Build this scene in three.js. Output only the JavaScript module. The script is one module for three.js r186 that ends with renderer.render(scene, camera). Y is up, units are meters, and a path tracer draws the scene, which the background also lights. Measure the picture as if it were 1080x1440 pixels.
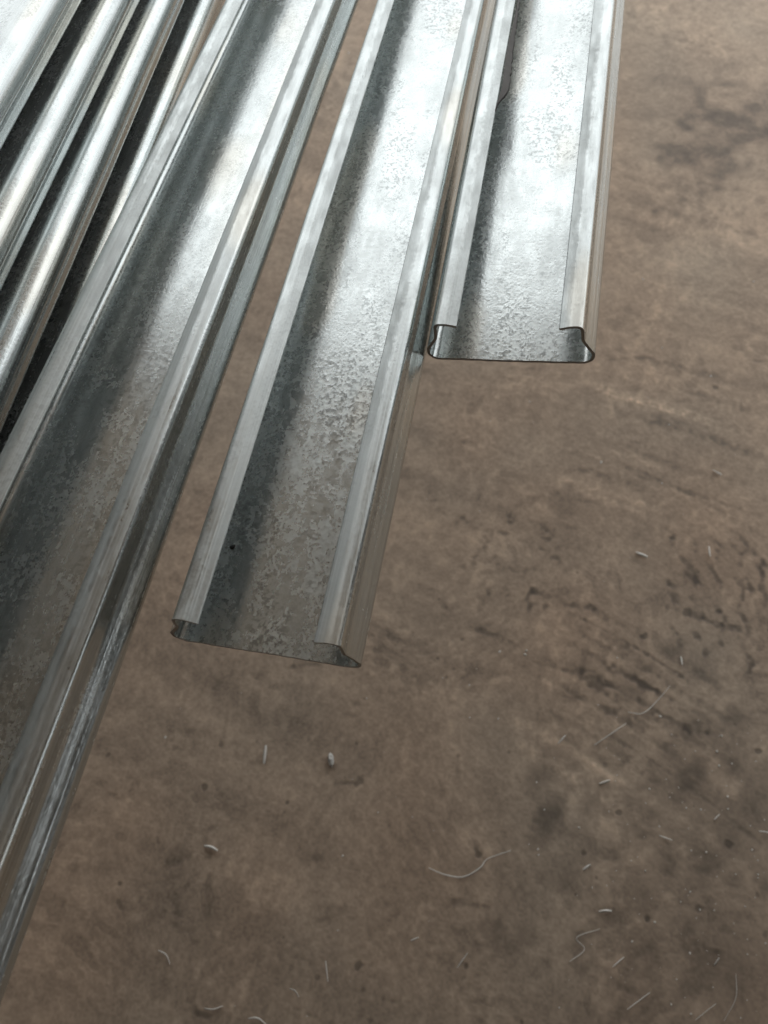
import * as THREE from 'three';
import { mergeGeometries } from 'three/addons/utils/BufferGeometryUtils.js';

// ---------------------------------------------------------------- camera, sky, sun, exposure
const scene = new THREE.Scene();
const camera = new THREE.PerspectiveCamera(65.99, 0.75, 0.02, 400);
{
  const m = new THREE.Matrix4().makeBasis(
    new THREE.Vector3(0.9814, -0.0600, -0.1821),
    new THREE.Vector3(-0.1323, 0.4754, -0.8698),
    new THREE.Vector3(0.1388, 0.8777, 0.4586));
  camera.position.set(0, 0.85, 0);
  camera.quaternion.setFromRotationMatrix(m).normalize();
  camera.focus = 0.385; camera.userData.fStop = 13;
}
const renderer = new THREE.WebGLRenderer({ antialias: true });
renderer.setSize(768, 1024);
renderer.toneMapping = THREE.LinearToneMapping;
renderer.toneMappingExposure = 2.2;
renderer.shadowMap.enabled = true;
{
  // overcast sky: brighter overhead, paler and dimmer towards the horizon
  const w = 256, h = 128, d = new Float32Array(w * h * 4);
  for (let y = 0; y < h; y++) for (let x = 0; x < w; x++) {
    const el = ((y + 0.5) / h - 0.5) * Math.PI, s = Math.max(0, Math.sin(el));
    const L = el > 0 ? 1.5 * (1 + 2 * s) / 3 : 0.25;
    const i = (y * w + x) * 4;
    d[i] = L * 0.98; d[i + 1] = L * 1.0; d[i + 2] = L * 1.01; d[i + 3] = 1;
  }
  const t = new THREE.DataTexture(d, w, h, THREE.RGBAFormat, THREE.FloatType);
  t.mapping = THREE.EquirectangularReflectionMapping; t.magFilter = t.minFilter = THREE.LinearFilter; t.needsUpdate = true;
  scene.background = t; scene.environment = t;
}
const sun = new THREE.DirectionalLight(new THREE.Color(1, 0.96, 0.9), 0.6);
sun.position.set(3, 9, 4); sun.castShadow = true; sun.shadow.radius = 25;
Object.assign(sun.shadow.camera, { left: -12, right: 12, top: 12, bottom: -12, near: 0.1, far: 60 });
scene.add(sun);

// ---------------------------------------------------------------- helpers
function rng(seed) { let s = seed >>> 0; return () => { s = (s + 0x6D2B79F5) >>> 0; let t = Math.imul(s ^ (s >>> 15), 1 | s); t = (t + Math.imul(t ^ (t >>> 7), 61 | t)) ^ t; return ((t ^ (t >>> 14)) >>> 0) / 4294967296; }; }
const sm = (a, b, x) => { const t = Math.min(1, Math.max(0, (x - a) / (b - a))); return t * t * (3 - 2 * t); };
function lattice(nx, ny, seed) { const r = rng(seed), a = new Float32Array(nx * ny); for (let i = 0; i < a.length; i++) a[i] = r() * 2 - 1; return { nx, ny, a }; }
// periodic value noise, x and y in 0..1 over the lattice
function vn(L, x, y) {
  const { nx, ny, a } = L; x *= nx; y *= ny;
  let i = Math.floor(x), j = Math.floor(y); let fx = x - i, fy = y - j; fx = fx * fx * (3 - 2 * fx); fy = fy * fy * (3 - 2 * fy);
  i = ((i % nx) + nx) % nx; j = ((j % ny) + ny) % ny; const i1 = (i + 1) % nx, j1 = (j + 1) % ny;
  const p = a[j * nx + i], q = a[j * nx + i1], r = a[j1 * nx + i], s = a[j1 * nx + i1];
  return p + (q - p) * fx + (r - p) * fy + (p - q - r + s) * fx * fy;
}
const toS = v => { v = Math.min(1, Math.max(0, v)); return 255 * (v <= 0.0031308 ? 12.92 * v : 1.055 * Math.pow(v, 1 / 2.4) - 0.055); };
function tex(data, w, h, srgb, wrap = THREE.RepeatWrapping) {
  const t = new THREE.DataTexture(data, w, h, THREE.RGBAFormat, data instanceof Float32Array ? THREE.FloatType : THREE.UnsignedByteType);
  t.wrapS = t.wrapT = wrap; t.magFilter = THREE.LinearFilter; t.minFilter = THREE.LinearMipmapLinearFilter; t.generateMipmaps = true;
  if (srgb) t.colorSpace = THREE.SRGBColorSpace; t.needsUpdate = true; return t;
}
const counts = {};
function numbered(n) { const k = counts[n] = (counts[n] ?? -1) + 1; return k ? n + '_' + String(k).padStart(3, '0') : n; }
function tag(o, label, category, group) { Object.assign(o.userData, { label, category }); if (group) o.userData.group = group; return o; }
function part(name, geo, mat, parent) { const m = new THREE.Mesh(geo, mat); m.name = name; m.castShadow = m.receiveShadow = true; parent.add(m); return m; }

// lipped channel: 80 mm web, 27 mm flanges leaning in, 11 mm lips, 1.4 mm sheet
const SEC = { W: 0.080, H: 0.0266, t: 0.0014 };
function outline(H, foot) {
  const P = [];                                            // [x, y outer point, inward normal x, y, zone, inner x, y]
  // right half from the middle of the web outwards: [x, y, fillet radius]; the flange stands up and flares out towards the web, the lip dips at its free edge
  const half = [...foot, [0.0341, H, 0.0034], [0.0280, H + 0.0002, 0.008], [0.0234, H - 0.0012, 0]];
  const V = [...half.map(([x, y, r]) => [-x, y, r]).reverse(), ...half], zone = [0, 0, 1, 1, 1, 2, 3, 3, 3, 4, 4], steps = [3, 4, 4, 3, 2, 22, 2, 3, 4, 4, 3], n = V.length, fil = [];
  const unit = (p, q) => { const l = Math.hypot(q[0] - p[0], q[1] - p[1]); return [(q[0] - p[0]) / l, (q[1] - p[1]) / l]; };
  for (let i = 1; i < n - 1; i++) {
    const [x, y, r] = V[i], A = unit(V[i], V[i - 1]), B = unit(V[i], V[i + 1]), th = Math.acos(A[0] * B[0] + A[1] * B[1]), d = r / Math.tan(th / 2), ml = Math.hypot(A[0] + B[0], A[1] + B[1]), k = r / Math.sin(th / 2) / ml;
    const cx = x + (A[0] + B[0]) * k, cy = y + (A[1] + B[1]) * k, p0 = [x + A[0] * d, y + A[1] * d], p1 = [x + B[0] * d, y + B[1] * d];
    const a0 = Math.atan2(p0[1] - cy, p0[0] - cx), da = (Math.atan2(p1[1] - cy, p1[0] - cx) - a0 + 3 * Math.PI) % (2 * Math.PI) - Math.PI;
    fil[i] = { p0, p1, cx, cy, a0, da, r };
  }
  for (let i = 0; i < n - 1; i++) {
    const A = i === 0 ? V[0] : fil[i].p1, B = i === n - 2 ? V[n - 1] : fil[i + 1].p0, e = unit(A, B);
    for (let k = i === 0 ? 0 : 0.5; k < steps[i]; k++) P.push([A[0] + (B[0] - A[0]) * k / steps[i], A[1] + (B[1] - A[1]) * k / steps[i], -e[1], e[0], zone[i]]);
    if (i < n - 2) { const f = fil[i + 1], m = 7, sg = f.da > 0 ? -1 : 1; for (let k = 0; k <= m; k++) { const q = f.a0 + f.da * k / m; P.push([f.cx + f.r * Math.cos(q), f.cy + f.r * Math.sin(q), sg * Math.cos(q), sg * Math.sin(q), k < m / 2 ? zone[i] : zone[i + 1]]); } }
  }
  const T = V[n - 1], e = unit(T, V[n - 2]), N = [e[1], -e[0]]; P.push([T[0], T[1], N[0], N[1], 4]);
  // the free edges of the lips are rounded over, half the sheet in radius
  const R = SEC.t / 2, nose = (sx, z) => [15, 30, 45, 60, 75, 90].map(q => { const a = q * Math.PI / 180, c = Math.cos(a) * R, d = Math.sin(a) * R, px = T[0] + N[0] * R, py = T[1] + N[1] * R; return [sx * (px - N[0] * c - e[0] * d), py - N[1] * c - e[1] * d, sx * N[0], N[1], z, sx * (px + N[0] * c - e[0] * d), py + N[1] * c - e[1] * d]; });
  P.push(...nose(1, 4)); P.unshift(...nose(-1, 0).reverse());
  return P;
}
const OUT = outline(SEC.H, [[0.0400, 0, 0.0060], [0.0397, 0.0082, 0.0045], [0.0347, 0.0165, 0.0055]]);
const OUT_LOW = outline(0.0230, [[0.0400, 0, 0.0080], [0.0394, 0.0110, 0.0040], [0.0352, 0.0165, 0.0040]]); // the lower, rounder section of the stack
let TOT = 0; for (let i = 1; i < OUT.length; i++) TOT += Math.hypot(OUT[i][0] - OUT[i - 1][0], OUT[i][1] - OUT[i - 1][1]);

// ---------------------------------------------------------------- zinc coated steel
// one tile = 0.16 m across the sheet, 0.32 m along it
function zinc(seed, { facet, worm, streak, rough, lift, fleck, diffuse, tone, lipRough = 0 }) {
  const w = 1024, h = 2048, H = new Float32Array(w * h * 4), C = new Uint8Array(w * h * 4), R = new Uint8Array(w * h * 4);
  const cx = 54, cy = 104, r = rng(seed), px = [], py = [], gx = [], gy = [], tn = [];
  for (let i = 0; i < cx * cy; i++) { px.push(r()); py.push(r()); const a = r() * 6.283, m = Math.pow(r(), 0.7); gx.push(Math.cos(a) * m); gy.push(Math.sin(a) * m); tn.push(r() * 2 - 1); }
  const n1 = lattice(140, 250, seed + 1), n2 = lattice(240, 440, seed + 2), n3 = lattice(14, 22, seed + 3), n4 = lattice(5, 9, seed + 4), n5 = lattice(420, 760, seed + 5);
  const s1 = lattice(260, 3, seed + 6), s2 = lattice(90, 4, seed + 7), s3 = lattice(480, 9, seed + 8), wr = lattice(30, 50, seed + 9), lat6 = lattice(34, 60, seed + 10);
  const sx = 160 / cx, sy = 320 / cy; // cell size in mm
  for (let y = 0; y < h; y++) for (let x = 0; x < w; x++) {
    const u = (x + 0.5) / w, v = (y + 0.5) / h, i = (y * w + x) * 4;
    const ju = u + 0.006 * vn(wr, u, v), jv = v + 0.004 * vn(wr, v + 0.37, u);
    const gxx = ju * cx, gyy = jv * cy, ci = Math.floor(gxx), cj = Math.floor(gyy);
    let d1 = facet > 0.009 ? 1e9 : 0, d2 = d1, k1 = 0, ox = 0, oy = 0;
    if (facet > 0.009) for (let b = -1; b <= 1; b++) for (let a = -1; a <= 1; a++) {
      const k = (((cj + b) % cy) + cy) % cy * cx + (((ci + a) % cx) + cx) % cx;
      const dx = (ci + a + px[k] - gxx) * sx, dy = (cj + b + py[k] - gyy) * sy, d = Math.hypot(dx, dy);
      if (d < d1) { d2 = d1; d1 = d; k1 = k; ox = -dx; oy = -dy; } else if (d < d2) d2 = d;
    }
    const edge = sm(0, 1.2, d2 - d1);
    const frost = 0.62 + 0.38 * sm(-0.8, 0.7, 0.5 * vn(n3, u, v) + 0.5 * vn(n4, u, v) + 0.35 * vn(lat6, u, v) + 0.3 * vn(n1, v, u));      // frosted and clear patches of the coat
    const ridge = 1 - Math.abs(vn(n1, u + 0.01 * vn(wr, u, v), v)) * 1.6;
    const q = vn(n1, u + 0.012 * vn(wr, u, v), v) + 0.55 * vn(n2, u, v) + 0.35 * vn(n5, u, v), dark = sm(-0.05, 0.75, q), light = sm(-0.05, 0.75, -q);
    const patch = sm(-0.45, 0.55, 0.7 * vn(n3, v, u) + 0.9 * vn(n4, v + 0.6, u + 0.1) + 0.4 * vn(lat6, u, v));
    const lay = vn(s1, u, v) * 0.5 + vn(s2, u, v) * 0.3 + vn(s3, u, v) * 0.3; // lines left along the sheet by the rolls
    let hgt = facet * (gx[k1] * ox + gy[k1] * oy) * edge                        // mm
      + worm * (0.35 + 0.65 * frost) * (vn(n1, u + 0.012 * vn(wr, u, v), v) * 0.024 + ridge * 0.010 + vn(n2, u, v) * 0.012)
      + 0.0009 * vn(n5, u, v) + streak * 0.018 * lay + 0.006 * vn(lat6, u, v);
    H[i] = H[i + 1] = H[i + 2] = 0.5 + hgt * 2.5; H[i + 3] = 1;               // 0.4 mm from black to white
    const rg = rough + lift * frost * (0.55 + 0.14 * light - 0.14 * dark) + 0.02 * tn[k1] + 0.04 * vn(lat6, v, u) + 0.06 * streak * lay + lipRough * (1 - sm(0.0040, 0.0066, Math.min(u, TOT / 0.16 - u) * 0.16 + 0.0016 * vn(s2, u, v) + 0.0012 * vn(n1, u, v)));
    R[i] = 255; R[i + 1] = 255 * Math.min(1, Math.max(0.06, rg)); R[i + 2] = 255 * (1 - diffuse * frost * (0.6 + 0.4 * light)); R[i + 3] = 255;
    const k = tone * (1 + 0.05 * tn[k1] + 0.06 * vn(n4, u + 0.4, v) + fleck * (0.3 + 0.7 * patch) * (0.17 * light - 0.38 * dark) + 0.16 * streak * lay);
    const warm = sm(0.15, 0.7, vn(n4, v + 0.2, u));
    C[i] = toS(0.555 * k * (1 + 0.06 * warm)); C[i + 1] = toS(0.592 * k); C[i + 2] = toS(0.588 * k * (1 - 0.06 * warm)); C[i + 3] = 255;
  }
  const m = new THREE.MeshStandardMaterial({ color: 0xffffff, metalness: 1, roughness: 1, side: THREE.DoubleSide });
  m.map = tex(C, w, h, true); m.roughnessMap = m.metalnessMap = tex(R, w, h); m.bumpMap = tex(H, w, h); m.bumpScale = 0.0004;
  return m;
}
const webZinc = zinc(11, { facet: 0.010, worm: 0.5, streak: 0.15, rough: 0.16, lift: 0.26, fleck: 1, diffuse: 0.3, tone: 0.97 });   // frosted coat
const clearZinc = zinc(29, { facet: 0.008, worm: 0.4, streak: 0.45, rough: 0.17, lift: 0.2, fleck: 0.6, diffuse: 0.3, tone: 0.97 }); // clearer, oilier coat
const rimZinc = zinc(47, { facet: 0.005, worm: 0.4, streak: 1.3, rough: 0.17, lift: 0.14, fleck: 0.3, diffuse: 0.14, tone: 0.97, lipRough: 0.09 });
const lipZinc = rimZinc.clone(); lipZinc.roughness = 1.65;  // the lips are rubbed dull by the rolls
const cutSteel = new THREE.MeshStandardMaterial({ color: new THREE.Color(0.36, 0.35, 0.33), metalness: 0.9, roughness: 0.45, side: THREE.DoubleSide });

// ---------------------------------------------------------------- floor
{
  // one tile = 2 m x 2 m : x -0.9 .. 1.1, z -1.7 .. 0.3
  const N = 2048, C = new Uint8Array(N * N * 4), R = new Uint8Array(N * N * 4), H = new Float32Array(N * N * 4);
  const A = lattice(5, 5, 101), B = lattice(13, 12, 102), D = lattice(40, 40, 103), E = lattice(130, 130, 104), F = lattice(420, 420, 105), G = lattice(900, 900, 106);
  const F2 = lattice(260, 260, 112), F3 = lattice(180, 180, 113), S1 = lattice(7, 90, 107), S2 = lattice(5, 150, 108), P = lattice(70, 70, 109), Q = lattice(28, 28, 110), V = lattice(9, 9, 111);
  const val = new Float32Array(N * N), red = new Float32Array(N * N);
  for (let y = 0; y < N; y++) for (let x = 0; x < N; x++) {
    const u = (x + 0.5) / N, v = (y + 0.5) / N;                                // v rises towards +z
    const wu = u + 0.012 * vn(B, u, v) + 0.004 * vn(D, u, v), wv = v + 0.012 * vn(B, v, u) + 0.004 * vn(D, v, u + 0.3);
    const broad = 0.5 * vn(A, wu, wv) + 0.5 * vn(B, wu, wv), mid = vn(D, wu, wv), sml = vn(E, wu, wv);
    const a = -0.28, ru = u * Math.cos(a) - v * Math.sin(a), rv = u * Math.sin(a) + v * Math.cos(a); // drag lines across the floor
    const drag = (0.6 * vn(S1, ru, rv) + 0.4 * vn(S2, ru, rv + 0.2)) * sm(-0.4, 0.6, vn(V, u, v) + 0.3);
    const grime = sm(0.25, 0.75, vn(P, wu, wv) + 0.45 * vn(Q, wu, wv)) * sm(-0.5, 0.5, vn(V, v, u));
    const fl = vn(F, wu, wv), f2 = vn(F2, wu + 0.002 * sml, wv), f3 = vn(F3, wv, wu + 0.002 * mid);
    const scuff = sm(0.30, 0.62, f3 + 0.35 * fl) * sm(-0.3, 0.5, mid + vn(Q, v, u)), pale = sm(0.35, 0.7, f2 + 0.3 * sml) * sm(-0.2, 0.6, vn(Q, u, wv));
    let k = 1 + 0.17 * broad + 0.08 * mid + 0.07 * sml + 0.07 * f2 + 0.11 * fl + 0.13 * vn(G, u, v) + 0.26 * drag - 0.2 * grime * (0.6 + 0.6 * sml) - 0.22 * scuff + 0.12 * pale;
    val[y * N + x] = k; red[y * N + x] = 0.6 * vn(B, v, wu) + 0.4 * vn(Q, u, v);
  }
  // marks that lie on the concrete, given in millimetres (x, z)
  const X = mm => (mm / 1000 + 0.9) / 2 * N, Z = mm => (mm / 1000 + 1.7) / 2 * N, rq = rng(77);
  function blot(x, z, rx, amount, soft = 1, lumpy = 0.5) {
    const cx = X(x), cz = Z(z), r = rx / 2000 * N, b = Math.ceil(r * 1.6);
    for (let j = -b; j <= b; j++) for (let i = -b; i <= b; i++) {
      const xi = Math.round(cx) + i, zi = Math.round(cz) + j; if (xi < 0 || zi < 0 || xi >= N || zi >= N) continue;
      const d = Math.hypot(i, j) / r + (rx < 12 ? lumpy * (0.45 * vn(F, xi / N, zi / N) + 0.3 * vn(E, zi / N, xi / N)) : lumpy * (0.6 * vn(P, xi / N, zi / N) + 0.35 * vn(E, xi / N, zi / N)));
      val[zi * N + xi] *= 1 + amount * (1 - sm(1 - soft, 1, d));
    }
  }
  function stroke(pts, width, amount, gaps = 0.5) {
    const c = new THREE.CatmullRomCurve3(pts.map(p => new THREE.Vector3(p[0], 0, p[1]))), n = Math.ceil(c.getLength() / (width * 0.22));
    const ph = rq() * 9;
    for (let i = 0; i <= n; i++) { const t = i / n, p = c.getPoint(t), e = sm(0, 0.15, t) * sm(1, 0.85, t); const g = 1 - gaps * (0.5 + 0.5 * Math.sin(ph + t * n * 0.11 + 2 * Math.sin(t * n * 0.05))); blot(p.x + (rq() - 0.5) * width * 0.35, p.z + (rq() - 0.5) * width * 0.35, width * (0.6 + 0.3 * rq()), amount * 0.36 * e * g, 1, 0.9); }
  }
  stroke([[47, -372], [96, -358], [131, -357]], 9, -0.5); stroke([[-16, -312], [21, -308], [50, -296]], 7, -0.4);
  stroke([[277, -482], [292, -467], [286, -447]], 6, -0.5); stroke([[251, -469], [265, -457]], 6, -0.45); stroke([[220, -422], [244, -404]], 7, -0.55);
  stroke([[248, -437], [266, -403]], 6, -0.5); stroke([[288, -425], [295, -408], [278, -384]], 6, -0.55); stroke([[224, -371], [251, -362], [289, -356]], 7, -0.5);
  stroke([[201, -406], [211, -399]], 8, -0.6); stroke([[224, -458], [214, -442], [227, -431]], 6, -0.35); stroke([[299, -445], [308, -431], [303, -410]], 6, -0.4); stroke([[262, -383], [256, -369]], 6, -0.45);
  stroke([[152, -544], [245, -522], [318, -503]], 6, -0.35); stroke([[116, -564], [219, -528], [316, -475]], 6, -0.25); stroke([[122, -589], [224, -560], [323, -548]], 9, -0.2);
  stroke([[135, -293], [177, -281], [203, -269]], 7, -0.5, 0.3); stroke([[93, -291], [148, -271], [193, -252], [250, -231]], 8, -0.55, 0.3); stroke([[88, -265], [126, -248]], 8, -0.35);
  stroke([[112, -298], [163, -267], [214, -240]], 22, -0.18); stroke([[215, -196], [257, -190], [305, -170]], 26, -0.3); stroke([[243, -260], [282, -260], [313, -263]], 22, -0.35, 0.2);
  stroke([[163, -214], [225, -205], [308, -191]], 20, -0.22); stroke([[206, -950], [184, -823], [146, -704], [119, -586]], 15, 0.1, 0.1); stroke([[240, -888], [199, -799], [165, -671], [136, -589]], 12, 0.08, 0.1);
  stroke([[109, -186], [104, -148], [74, -96]], 24, -0.28, 0.2); stroke([[153, -641], [224, -625], [307, -588]], 11, -0.25); stroke([[142, -661], [235, -646]], 9, 0.15);
  blot(258, -1182, 110, -0.22, 0.9, 0.9); blot(214, -1299, 130, -0.16, 0.9, 0.9); blot(328, -1260, 120, -0.2, 0.9, 0.9); blot(214, -1068, 60, -0.15, 0.8, 1); blot(207, -936, 60, 0.14, 0.9, 0.8);
  blot(24, -420, 65, 0.14, 0.9, 0.7); blot(122, -399, 55, 0.1, 0.9, 0.8); blot(2, -499, 40, -0.14, 0.9, 0.9); blot(87, -498, 26, -0.3, 0.9, 0.9); blot(-48, -334, 60, -0.1, 0.9, 0.9);
  for (let i = 0; i < 5; i++) for (let j = 0; j < 4; j++) { const x = 196 + i * 25 + j * 3, z = -478 + j * 42 + i * 4; if (rq() < 0.85) stroke([[x, z], [x + 13, z + 15], [x + 8 + rq() * 5, z + 32]], 7, -0.34 - 0.16 * rq(), 0.4); }
  blot(270, -110, 190, -0.2, 0.55, 0.9); blot(190, 40, 150, -0.14, 0.7, 0.9); blot(300, -200, 90, -0.14, 0.6, 1);
  blot(290, -1230, 90, -0.25, 0.9, 1); blot(240, -1120, 70, -0.2, 0.9, 1.2); blot(255, -60, 70, -0.14, 0.9, 1); blot(215, -150, 60, -0.14, 0.9, 1.2); blot(100, -160, 38, -0.24, 0.9, 1); blot(80, -110, 30, -0.18, 0.9, 1);
  for (let i = 0; i < 16; i++) { const o = -70 + i * 12 + rq() * 8, x0 = 40 + rq() * 90, l = 90 + rq() * 150; stroke([[x0, -300 + o], [x0 + l * 0.5, -300 + o + l * 0.2], [x0 + l, -300 + o + l * (0.42 + 0.1 * rq())]], 4 + rq() * 8, (rq() < 0.7 ? -1 : 0.6) * (0.16 + 0.2 * rq()), 0.3); }
  for (let i = 0; i < 14; i++) { const x0 = 60 + rq() * 120, z0 = -480 - rq() * 260, l = 70 + rq() * 130; stroke([[x0, z0], [x0 + l * 0.5, z0 + l * 0.1], [x0 + l, z0 + l * 0.24]], 5 + rq() * 9, (rq() < 0.6 ? -1 : 0.8) * (0.12 + 0.14 * rq()), 0.2); }
  for (let i = 0; i < 26; i++) blot(168 + rq() * 110, -1000 - rq() * 130, 6 + rq() * 9, -0.26, 0.8, 0.6);
  for (let i = 0; i < 60; i++) { const x = -300 + rq() * 620, z = 100 - rq() * 900, a = -0.5 + rq() * 1.2, l = 10 + rq() * 40; stroke([[x, z], [x + l * 0.5, z + l * 0.5 * Math.sin(a)], [x + l, z + l * 0.7 * Math.sin(a)]], 3 + rq() * 5, -0.15 - rq() * 0.25); }
  for (let i = 0; i < 34; i++) { const x = -48 + rq() * 130, z = -325 - rq() * 130, a = rq() * 6; stroke([[x, z], [x + 11 * Math.cos(a), z + 11 * Math.sin(a)], [x + 20 * Math.cos(a + 0.5), z + 20 * Math.sin(a + 0.5)]], 6, -0.3); }
  for (const [x, z, r] of [[-319, 9, 5], [-70, 34, 6], [-260, -95, 5], [-171, -95, 3], [123, -61, 4], [-42, -271, 5], [-102, -127, 7], [29, 17, 4], [258, -691, 6], [296, -227, 5], [161, -143, 4], [27, -80, 6], [191, -54, 4], [264, -133, 6], [128, -99, 4], [224, -371, 7], [179, -333, 6]]) blot(x, z, r * 0.8, -0.5, 0.7, 1.3);
  for (let i = 0; i < 260; i++) blot(-420 + rq() * 760, 120 - rq() * 900, 0.8 + rq() * rq() * 2.6, -0.2 - 0.25 * rq(), 0.7, 1.2);
  for (let i = 0; i < N * N; i++) {
    const k = 0.98 * Math.max(0.25, val[i]), r = red[i];
    C[i * 4] = toS(0.41 * k * (1 + 0.04 * r)); C[i * 4 + 1] = toS(0.316 * k * (1 - 0.01 * r)); C[i * 4 + 2] = toS(0.236 * k * (1 - 0.04 * r)); C[i * 4 + 3] = 255;
    R[i * 4] = 255; R[i * 4 + 1] = 255 * Math.min(1, Math.max(0.4, 0.78 + 0.12 * (val[i] - 1))); R[i * 4 + 2] = 0; R[i * 4 + 3] = 255;
    H[i * 4] = H[i * 4 + 1] = H[i * 4 + 2] = 0.5 + 0.35 * (val[i] - 1); H[i * 4 + 3] = 1;
  }
  const W = THREE.MirroredRepeatWrapping;
  const fm = new THREE.MeshStandardMaterial({ map: tex(C, N, N, true, W), roughnessMap: tex(R, N, N, false, W), roughness: 1, metalness: 0, bumpMap: tex(H, N, N, false, W), bumpScale: 0.0016 });
  const g = new THREE.PlaneGeometry(9, 8, 1, 1); g.rotateX(-Math.PI / 2); g.translate(0.2, 0, 1.3);
  const p = g.attributes.position, uv = g.attributes.uv;
  for (let i = 0; i < p.count; i++) uv.setXY(i, (p.getX(i) + 0.9) / 2, (p.getZ(i) + 1.7) / 2);
  const f = part('floor', g, fm, scene); f.userData.kind = 'structure';
  // the yard in front of the open side, out to the horizon
  const ym = new THREE.MeshStandardMaterial({ color: new THREE.Color(0.3, 0.28, 0.26), roughness: 0.9 });
  const yg = new THREE.PlaneGeometry(240, 240); yg.rotateX(-Math.PI / 2); yg.translate(0, -0.02, 0);
  part('ground', yg, ym, scene).userData.kind = 'structure';
}

// ---------------------------------------------------------------- the shed roof and walls, outside the frame: they darken what the steel mirrors from overhead
{
  const shed = new THREE.Group(); shed.name = numbered('open_shed'); scene.add(shed);
  tag(shed, 'open fronted work shed with brown sheet roof over the steel', 'shed');
  const rm = new THREE.MeshStandardMaterial({ color: new THREE.Color(0.66, 0.60, 0.53), roughness: 0.8 });
  const wm = new THREE.MeshStandardMaterial({ color: new THREE.Color(0.22, 0.21, 0.19), roughness: 0.85 });
  const box = (w, h, d, x, y, z) => new THREE.BoxGeometry(w, h, d).translate(x, y, z);
  part('roof', box(9.2, 0.1, 7.35, 0.2, 2.65, 1.625), rm, shed);
  part('wall', box(9, 2.6, 0.16, 0.2, 1.3, 5.3), wm, shed);
  part('wall', box(0.16, 2.6, 7.4, -4.3, 1.3, 1.5), wm, shed);
  // the right hand wall has a window opening level with the steel
  part('wall', box(0.16, 0.95, 7.4, 4.7, 0.475, 1.5), wm, shed); part('wall', box(0.16, 0.7, 7.4, 4.7, 2.25, 1.5), wm, shed);
  part('wall', box(0.16, 0.95, 0.6, 4.7, 1.425, -1.9), wm, shed); part('wall', box(0.16, 0.95, 4.7, 4.7, 1.425, 2.85), wm, shed);
  // and the open front is closed at both ends
  part('wall', box(2.2, 2.6, 0.12, -3.15, 1.3, -1.98), wm, shed); part('wall', box(2.2, 2.6, 0.12, 3.5, 1.3, -1.98), wm, shed);
  for (let i = 0; i < 6; i++) part('rafter', box(8.8, 0.1, 0.06, 0.2, 2.55, -1.9 + i * 1.38), wm, shed);
}

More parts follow.
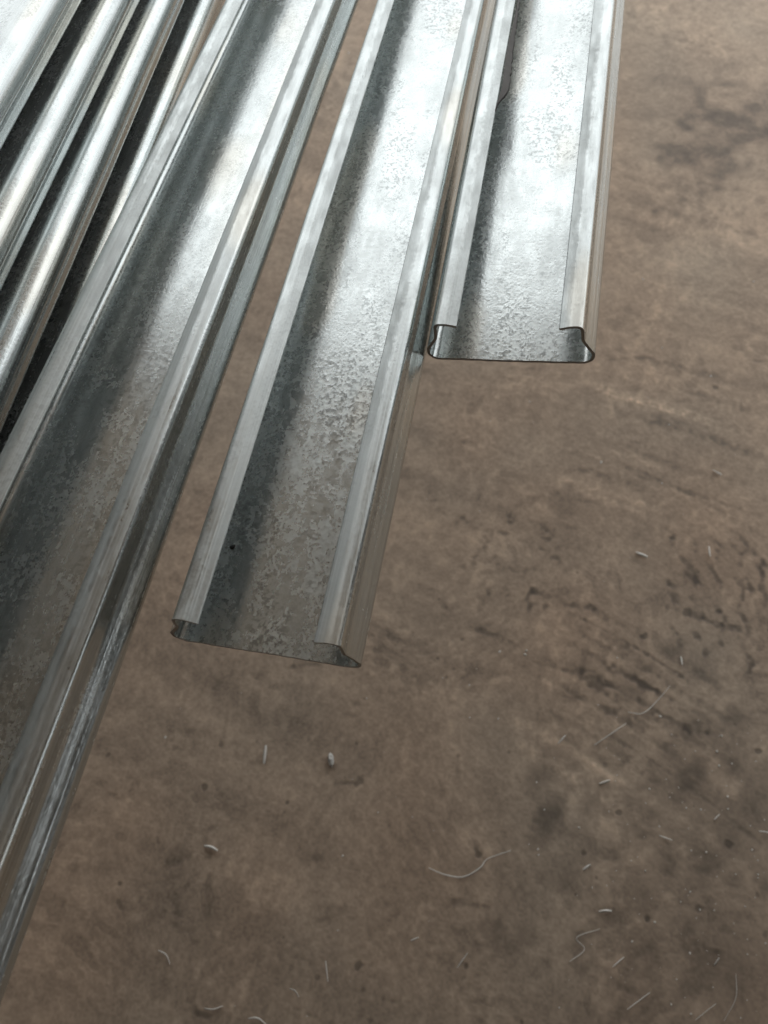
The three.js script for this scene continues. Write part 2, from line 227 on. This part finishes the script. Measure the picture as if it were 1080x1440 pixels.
// ---------------------------------------------------------------- the steel sections
const PARTS = [['lip', 'rim'], ['flange', 'rim'], ['web', 'web'], ['flange', 'rim'], ['lip', 'rim']];
function channel(name, label, seed, { t, r, u, f, near, far, inverted, clear, ragged = 0.0002, group = 'zinc coated steel channels fanned out side by side', wave = 1 }) {
  const g = new THREE.Group(); g.name = numbered(name); scene.add(g); tag(g, label, 'steel channel', group);
  // origin at the near end; f points away from the camera (scene -z)
  const R = new THREE.Vector3(r[0], r[1], -r[2]), U = new THREE.Vector3(u[0], u[1], -u[2]), F = new THREE.Vector3(f[0], f[1], -f[2]);
  const o = new THREE.Vector3(t[0] / 1000, 0.85 + t[1] / 1000, -t[2] / 1000).addScaledVector(F, near);
  g.matrix.makeBasis(R, U, F.clone().negate()).setPosition(o); g.matrix.decompose(g.position, g.quaternion, g.scale);
  const len = far - near, rows = []; for (let s = 0; s < Math.min(len, 1.15);) { rows.push(s); s += s < 0.012 ? 0.002 : 0.007; } for (let s = Math.min(len, 1.2); s <= len; s += 0.1) rows.push(s);
  const so = rng(seed)();
  const wv = lattice(9, 4, seed + 1), wv2 = lattice(31, 6, seed + 2), rg = lattice(40, 2, seed + 3), rg2 = lattice(120, 2, seed + 4);
  const S = inverted ? OUT_LOW : OUT, n = S.length, dev = [0]; for (let i = 1; i < n; i++) dev.push(dev[i - 1] + Math.hypot(S[i][0] - S[i - 1][0], S[i][1] - S[i - 1][1]));
  const tot = dev[n - 1], sgn = inverted ? -1 : 1;
  const pos = [], uv = [], row = 2 * n;
  rows.forEach((s, j) => {
    for (let side = 0; side < 2; side++) for (let i = 0; i < n; i++) {
      const [x, y, nx, ny, , ix, iy] = S[i], k = side && ix === undefined ? SEC.t : 0, q = dev[i] / tot, bx = side && ix !== undefined ? ix : x, by = side && iy !== undefined ? iy : y;
      // the sheet is never quite true: slow waves along it, a few tenths of a millimetre
      const d = wave * (0.00036 * vn(wv, s / 1.2, q * 0.99) + 0.00009 * vn(wv2, s / 1.2, q * 0.99));
      const cut = j === 0 ? ragged * (vn(rg, q * 0.99, 0.2) + 0.6 * vn(rg2, q * 0.99, 0.2)) : 0;
      pos.push(sgn * (bx + nx * (k + d)), sgn * (by + ny * (k + d)), -s + cut);
      uv.push(dev[i] / 0.16, (s + so) / 0.32);
    }
  });
  const P3 = new THREE.BufferAttribute(new Float32Array(pos), 3), UV = new THREE.BufferAttribute(new Float32Array(uv), 2);
  const tri = [[], [], [], [], []], all = [], cut = [];
  for (let j = 0; j + 1 < rows.length; j++) for (let side = 0; side < 2; side++) for (let i = 0; i + 1 < n; i++) {
    const a = j * row + side * n + i, b = a + 1, c = a + row, d = c + 1, q = side ? [a, b, d, a, d, c] : [a, d, b, a, c, d];
    all.push(...q); tri[S[i][4]].push(...q);
  }
  const full = new THREE.BufferGeometry(); full.setAttribute('position', P3); full.setIndex(all); full.computeVertexNormals(); const NN = full.attributes.normal;
  const sub = (idx) => { // keep only the points used
    const map = new Map(), p = [], nn = [], q = [], id = [];
    for (const i of idx) { let m = map.get(i); if (m === undefined) { m = map.size; map.set(i, m); p.push(P3.getX(i), P3.getY(i), P3.getZ(i)); nn.push(NN.getX(i), NN.getY(i), NN.getZ(i)); q.push(UV.getX(i), UV.getY(i)); } id.push(m); }
    const b = new THREE.BufferGeometry(); b.setAttribute('position', new THREE.Float32BufferAttribute(p, 3)); b.setAttribute('normal', new THREE.Float32BufferAttribute(nn, 3)); b.setAttribute('uv', new THREE.Float32BufferAttribute(q, 2)); b.setIndex(id); return b;
  };
  const strip = (pairs) => { // a flat shaded strip joining pairs of points
    const p = [], q = []; for (let i = 0; i + 1 < pairs.length; i++) { const [a, b] = pairs[i], [c, d] = pairs[i + 1]; for (const k of [a, b, d, a, d, c]) { p.push(P3.getX(k), P3.getY(k), P3.getZ(k)); q.push(UV.getX(k), UV.getY(k)); } }
    const b = new THREE.BufferGeometry(); b.setAttribute('position', new THREE.Float32BufferAttribute(p, 3)); b.setAttribute('uv', new THREE.Float32BufferAttribute(q, 2)); b.computeVertexNormals(); return b;
  };
  PARTS.forEach(([nm], z) => {
    part(nm, sub(tri[z]), nm === 'web' ? (clear ? clearZinc : webZinc) : nm === 'lip' ? lipZinc : rimZinc, g);
  });
  part('cut_edge', strip(S.map((_, i) => [i, n + i])), cutSteel, g);
  return g;
}
const rightmost = channel('steel_channel', 'rightmost steel channel, its open end cut square above the bare floor, bright inside', 301, { t: [-2.9, -300.8, 246.6], r: [0.9924, 0.1229, -0.0046], u: [-0.1229, 0.9919, -0.0331], f: [0.0005, 0.0334, 0.99944], near: 0, far: 3.6, ragged: 0.0003 });
channel('steel_channel', 'middle steel channel whose cut end reaches nearest, between the rightmost and the wide left one', 302, { t: [-83.8, -307.6, 88.5], r: [1, 0.00284, 0.00003], u: [-0.00284, 0.99994, 0.01079], f: [0, -0.01079, 0.99994], near: 0, far: 3.8, ragged: 0.0002 });
channel('steel_channel', 'wide dark grey steel channel, open side up, running off the lower left corner', 303, { t: [-173.2, -293.3, 79.1], r: [0.99998, 0.00365, -0.00467], u: [-0.00362, 0.99997, 0.00687], f: [0.00469, -0.00685, 0.99997], near: -0.32, far: 3.8, clear: true });
{
  // a strip of torn edge hangs from the left lip of the right channel, further back
  const p = [], idx = [], r = rng(61), n = 70, T = 0.0009;
  for (let i = 0; i <= n; i++) {
    const k = i / n, z = -0.148 - 0.19 * k, e = sm(0, 0.12, k), w = e * (0.0022 + 0.0012 * Math.sin(k * 9) + 0.0007 * (r() - 0.5)), x = -0.0232 + e * (0.0012 + 0.0005 * Math.sin(k * 14 + 1)) + 0.0003 * (r() - 0.5), y = SEC.H - 0.0016;
    for (const [a, b] of [[0, 0], [w, -w * 0.7], [w + T * 0.4, -w * 0.7 - T], [0.0001, -T]]) p.push(x + a, y + b, z);
    if (i) for (let q = 0; q < 4; q++) { const a = (i - 1) * 4 + q, b = (i - 1) * 4 + (q + 1) % 4; idx.push(a, b, b + 4, a, b + 4, a + 4); }
  }
  const g = new THREE.BufferGeometry(); g.setAttribute('position', new THREE.Float32BufferAttribute(p, 3)); g.setIndex(idx);
  const f = g.toNonIndexed(); f.computeVertexNormals();
  const b = part('torn_strip', f, new THREE.MeshStandardMaterial({ color: new THREE.Color(0.12, 0.115, 0.11), metalness: 0.7, roughness: 0.6, side: THREE.DoubleSide }), rightmost);
  b.userData.label = 'dark torn strip of metal along the edge of the left lip';
}
const G2 = 'zinc coated steel channels stacked upside down in steps';
channel('stacked_channel', 'upturned steel channel, lowest of the stepped stack, beside the wide channel', 304, { t: [-271, -294.5, 500], r: [0.99593, 0.07, 0.0557], u: [-0.0700, 0.99754, 0.0002], f: [-0.05586, -0.00401, 0.99843], near: -0.6, far: 3.4, inverted: true, clear: true, group: G2 });
channel('stacked_channel', 'upturned steel channel with a brown lit side, second lowest of the stepped stack', 305, { t: [-277.6, -265.0, 500], r: [0.99067, 0.12239, 0.05989], u: [-0.12244, 0.99247, -0.00283], f: [-0.05979, -0.00453, 0.9982], near: -0.6, far: 3.4, inverted: true, clear: true, group: G2 });
channel('stacked_channel', 'upturned steel channel with a grey side, under the topmost one of the stepped stack', 306, { t: [-284.5, -238.0, 500], r: [0.99624, 0.0669, 0.05503], u: [-0.06711, 0.99774, 0.00189], f: [-0.05478, -0.00558, 0.99848], near: -0.6, far: 3.4, inverted: true, clear: true, group: G2 });
channel('stacked_channel', 'pale upturned steel channel topmost in the stepped stack, in the upper left corner', 307, { t: [-293.1, -211.0, 500], r: [0.99404, 0.0947, 0.05396], u: [-0.0948, 0.9955, -0.00063], f: [-0.05378, -0.00449, 0.99854], near: -0.6, far: 3.4, inverted: true, clear: true, group: G2 });

// ---------------------------------------------------------------- shavings and specks on the floor
const shavingMat = new THREE.MeshStandardMaterial({ color: new THREE.Color(0.66, 0.64, 0.6), metalness: 0.4, roughness: 0.5, side: THREE.DoubleSide });
function shaving(label, pts, width, seed, group) {
  const thin = Math.hypot(pts[0][0] - pts[pts.length - 1][0], pts[0][1] - pts[pts.length - 1][1]) > 22 ? 4300 : 2500;
  const r = rng(seed), c = new THREE.CatmullRomCurve3(pts.map(([x, z], i) => new THREE.Vector3(x / 1000, 0.0016 + 0.0015 * r() + (i % 2) * 0.0012, z / 1000)));
  const n = Math.max(4, pts.length * 6), p = [], idx = [], ph = r() * 6, tw = (r() - 0.5) * 3;
  for (let i = 0; i <= n; i++) {  // a twisted ribbon with thickness, tapering at both ends
    const t = i / n, a = c.getPoint(t), d = c.getTangent(t), side = new THREE.Vector3(-d.z, 0, d.x).normalize(), up = new THREE.Vector3(0, 1, 0), an = 0.5 * Math.sin(ph + tw * t * 3);
    const w = width / thin * (0.35 + 0.65 * Math.sin(Math.PI * Math.min(1, Math.max(0, 0.12 + 0.76 * t)))), h = Math.min(w * 0.45, 0.0006);
    const A = side.clone().multiplyScalar(Math.cos(an)).addScaledVector(up, Math.sin(an)), Bv = up.clone().multiplyScalar(Math.cos(an)).addScaledVector(side, -Math.sin(an));
    for (const [sx, sy] of [[-1, 0], [0, 1], [1, 0], [0, -1]]) { const q = a.clone().addScaledVector(A, sx * w).addScaledVector(Bv, sy * h); p.push(q.x, q.y, q.z); }
    if (i) for (let k = 0; k < 4; k++) { const m = (i - 1) * 4 + k, m2 = (i - 1) * 4 + (k + 1) % 4; idx.push(m, m2, m2 + 4, m, m2 + 4, m + 4); }
  }
  idx.push(0, 2, 1, 0, 3, 2, n * 4, n * 4 + 1, n * 4 + 2, n * 4, n * 4 + 2, n * 4 + 3);
  const o = c.getPoint(0.5); o.y = 0; for (let i = 0; i < p.length; i += 3) { p[i] -= o.x; p[i + 2] -= o.z; }
  const g = new THREE.BufferGeometry(); g.setAttribute('position', new THREE.Float32BufferAttribute(p, 3)); g.setIndex(idx); g.computeVertexNormals();
  const m = part(numbered('metal_shaving'), g, shavingMat, scene); m.position.copy(o);
  return tag(m, label, 'metal shaving', 'bright metal shavings lying on the floor');
}
const SH = [
  ['longest curved metal shaving, bowl shaped, low in the middle of the bare floor', [[-18, -59], [-2, -56], [16, -57], [32, -69], [36, -76], [59, -89]], 2.8],
  ['straight metal shaving on the right, below the hooked pale one', [[133, -205], [150, -220], [164, -233]], 2.6],
  ['hooked pale metal shaving at the dark drag marks on the right', [[165, -245], [180, -246], [196, -264], [208, -281]], 2.2],
  ['short thick white metal shaving on the lower left floor', [[-244, -39], [-236, -39], [-229, -37]], 4],
  ['pale upright metal sliver below the end of the middle channel', [[-207, -146], [-204, -127]], 4.5],
  ['thin bent metal shaving nearest the lower left corner', [[-261, 58], [-252, 60], [-246, 67]], 1.5],
  ['thin straight metal sliver pointing down, left of the dark spot at the bottom', [[-101, 37], [-95, 53]], 1.8],
  ['small curled metal shaving at the bottom, left of the thin upright sliver', [[-129, 65], [-123, 66], [-119, 70]], 1.6],
  ['thin level metal shaving at the bottom left edge of the photo', [[-204, 95], [-195, 94], [-187, 90]], 1.5],
  ['metal shaving cut off by the bottom edge of the photo', [[-161, 95], [-152, 93], [-141, 98]], 2],
  ['zigzag metal shaving bent twice, low on the right', [[148, -36], [127, -24], [135, -17], [122, -4]], 1.8],
  ['thin slanting metal shaving just right of the zigzag one', [[171, -17], [161, -7]], 1.4],
  ['long slanting metal shaving at the bottom right with a dark smear above', [[195, 7], [175, 24]], 1.9],
  ['long thin upright metal shaving in the lower right corner', [[270, -22], [269, -3], [259, 17]], 1.5],
  ['slanting metal shaving just left of the one in the lower right corner', [[252, 5], [234, 21]], 1.6],
  ['short bright level metal shaving above the zigzag one', [[146, -50], [152, -52], [158, -53]], 3.2],
  ['short slanting metal shaving above the bright level one', [[129, -84], [136, -90]], 2.8],
  ['short bright metal shaving below the straight one on the right', [[140, -167], [150, -172]], 3],
  ['broad pale metal shaving left of the tyre tread marks', [[167, -435], [180, -430]], 4.5],
  ['small metal sliver near the right edge above the tyre tread marks', [[255, -562], [264, -555]], 3],
  ['faint metal sliver lying in the tyre tread marks', [[249, -455], [250, -441]], 3],
  ['small upright metal sliver below the tyre tread marks', [[219, -316], [220, -306]], 2.6],
  ['short metal sliver left of the straight shaving on the right', [[96, -200], [103, -210]], 2.2],
  ['short metal sliver low in the middle, below the longest curved shaving', [[-25, 6], [-18, 2]], 2],
  ['faint thin metal shaving low in the middle, right of the short sliver', [[21, 20], [29, 6]], 1.5],
  ['small slanting metal sliver among the specks on the right', [[252, -152], [257, -158]], 1.8],
  ['small slanting metal sliver above the long ones in the lower right corner', [[251, -25], [255, -32]], 2],
  ['faint metal sliver on the dark floor left of the specks on the right', [[200, -128], [212, -126]], 1.8],
  ['thin metal sliver touching the right edge of the photo', [[294, -149], [304, -149]], 1.8],
];
SH.forEach(([l, p, w], i) => shaving(l, p, w, 900 + i));
{
  // one thick pale chip standing proud of the floor
  const g = new THREE.DodecahedronGeometry(0.005, 1); const r = rng(5), p = g.attributes.position;
  const seen = new Map(); for (let i = 0; i < p.count; i++) { const k = [p.getX(i), p.getY(i), p.getZ(i)].map(v => v.toFixed(5)).join(); if (!seen.has(k)) seen.set(k, 0.8 + 0.4 * r()); const s = seen.get(k); p.setXYZ(i, p.getX(i) * s * 0.62, p.getY(i) * s * 0.7, p.getZ(i) * s * 1.35); }
  g.computeVertexNormals(); const m = part('pale_chip', g, new THREE.MeshStandardMaterial({ color: new THREE.Color(0.5, 0.49, 0.46), roughness: 0.7 }), scene); m.position.set(-0.135, 0.003, -0.143); m.rotation.y = 0.35;
  tag(m, 'thick pale chip standing on the floor below the middle channel', 'chip');
  // specks too many and too small to pick apart
  const r2 = rng(9), list = [], geo = [];
  const D = [[-369, -1358, 4.5], [162, -870, 3], [191, -748, 3], [254, -708, 3.5], [202, -623, 3], [25, -634, 3], [313, -884, 3], [25, -290, 3.4], [54, -296, 3], [53, -291, 4], [78, -158, 2.4], [88, -133, 2], [86, -90, 2], [76, -98, 2], [85, -95, 2.6], [123, -122, 3], [198, -51, 3], [256, -220, 4], [258, -206, 3], [230, -83, 2.4], [245, -121, 3], [231, -120, 2], [188, -94, 3], [190, -171, 2.6], [240, -160, 2.6], [266, -165, 3.2], [226, -159, 2.4], [199, -247, 3], [-104, -55, 2.4], [-77, -101, 2.2], [214, 13, 2], [230, -31, 2.4], [266, -177, 2.4], [195, -534, 4], [121, -554, 4], [-318, -136, 2.6], [261, -237, 3], [239, -69, 2.4], [252, -71, 2.2], [178, -31, 2], [272, -106, 2], [288, -131, 2], [116, 34, 2], [274, 12, 2], [2, -212, 2.6], [32, -216, 2.6], [-3, -247, 2.2], [-111, -214, 2]];
  for (const d of D) list.push(d);
  for (let i = 0; i < 90; i++) list.push([122 + r2() * 180, -250 + r2() * 270, 0.8 + r2() * 1.1]);
  for (let i = 0; i < 110; i++) list.push([-340 + r2() * 640, -700 + r2() * 800, 0.7 + r2() * r2() * 1.6]);
  for (const [x, z, d] of list) { const t = new THREE.IcosahedronGeometry(d / 2500, 0).scale(0.7 + 0.8 * r2(), 0.45, 0.7 + 0.5 * r2()).rotateY(r2() * 6).translate(x / 1000, d / 5000, z / 1000); geo.push(t); }
  const s = part('metal_specks', mergeGeometries(geo), shavingMat, scene); s.userData.kind = 'stuff'; tag(s, 'tiny bright metal specks scattered over the brown floor', 'specks');
}
{
  // a black flake lying on the web of the middle channel
  const g = new THREE.IcosahedronGeometry(0.0010, 1).scale(1.2, 0.35, 0.8), r = rng(33), p = g.attributes.position, seen = new Map();
  for (let i = 0; i < p.count; i++) { const k = [p.getX(i), p.getY(i), p.getZ(i)].map(v => v.toFixed(6)).join(); if (!seen.has(k)) seen.set(k, 0.7 + 0.6 * r()); const q = seen.get(k); p.setXYZ(i, p.getX(i) * q, p.getY(i) * q, p.getZ(i) * q); }
  g.computeVertexNormals();
  const m = part('black_flake', g, new THREE.MeshStandardMaterial({ color: new THREE.Color(0.02, 0.02, 0.02), roughness: 0.8 }), scene);
  m.position.set(-0.1110, 0.5437, -0.1330); m.rotation.y = 0.6; tag(m, 'tiny black flake lying in the middle channel near its cut end', 'flake');
}
renderer.render(scene, camera);
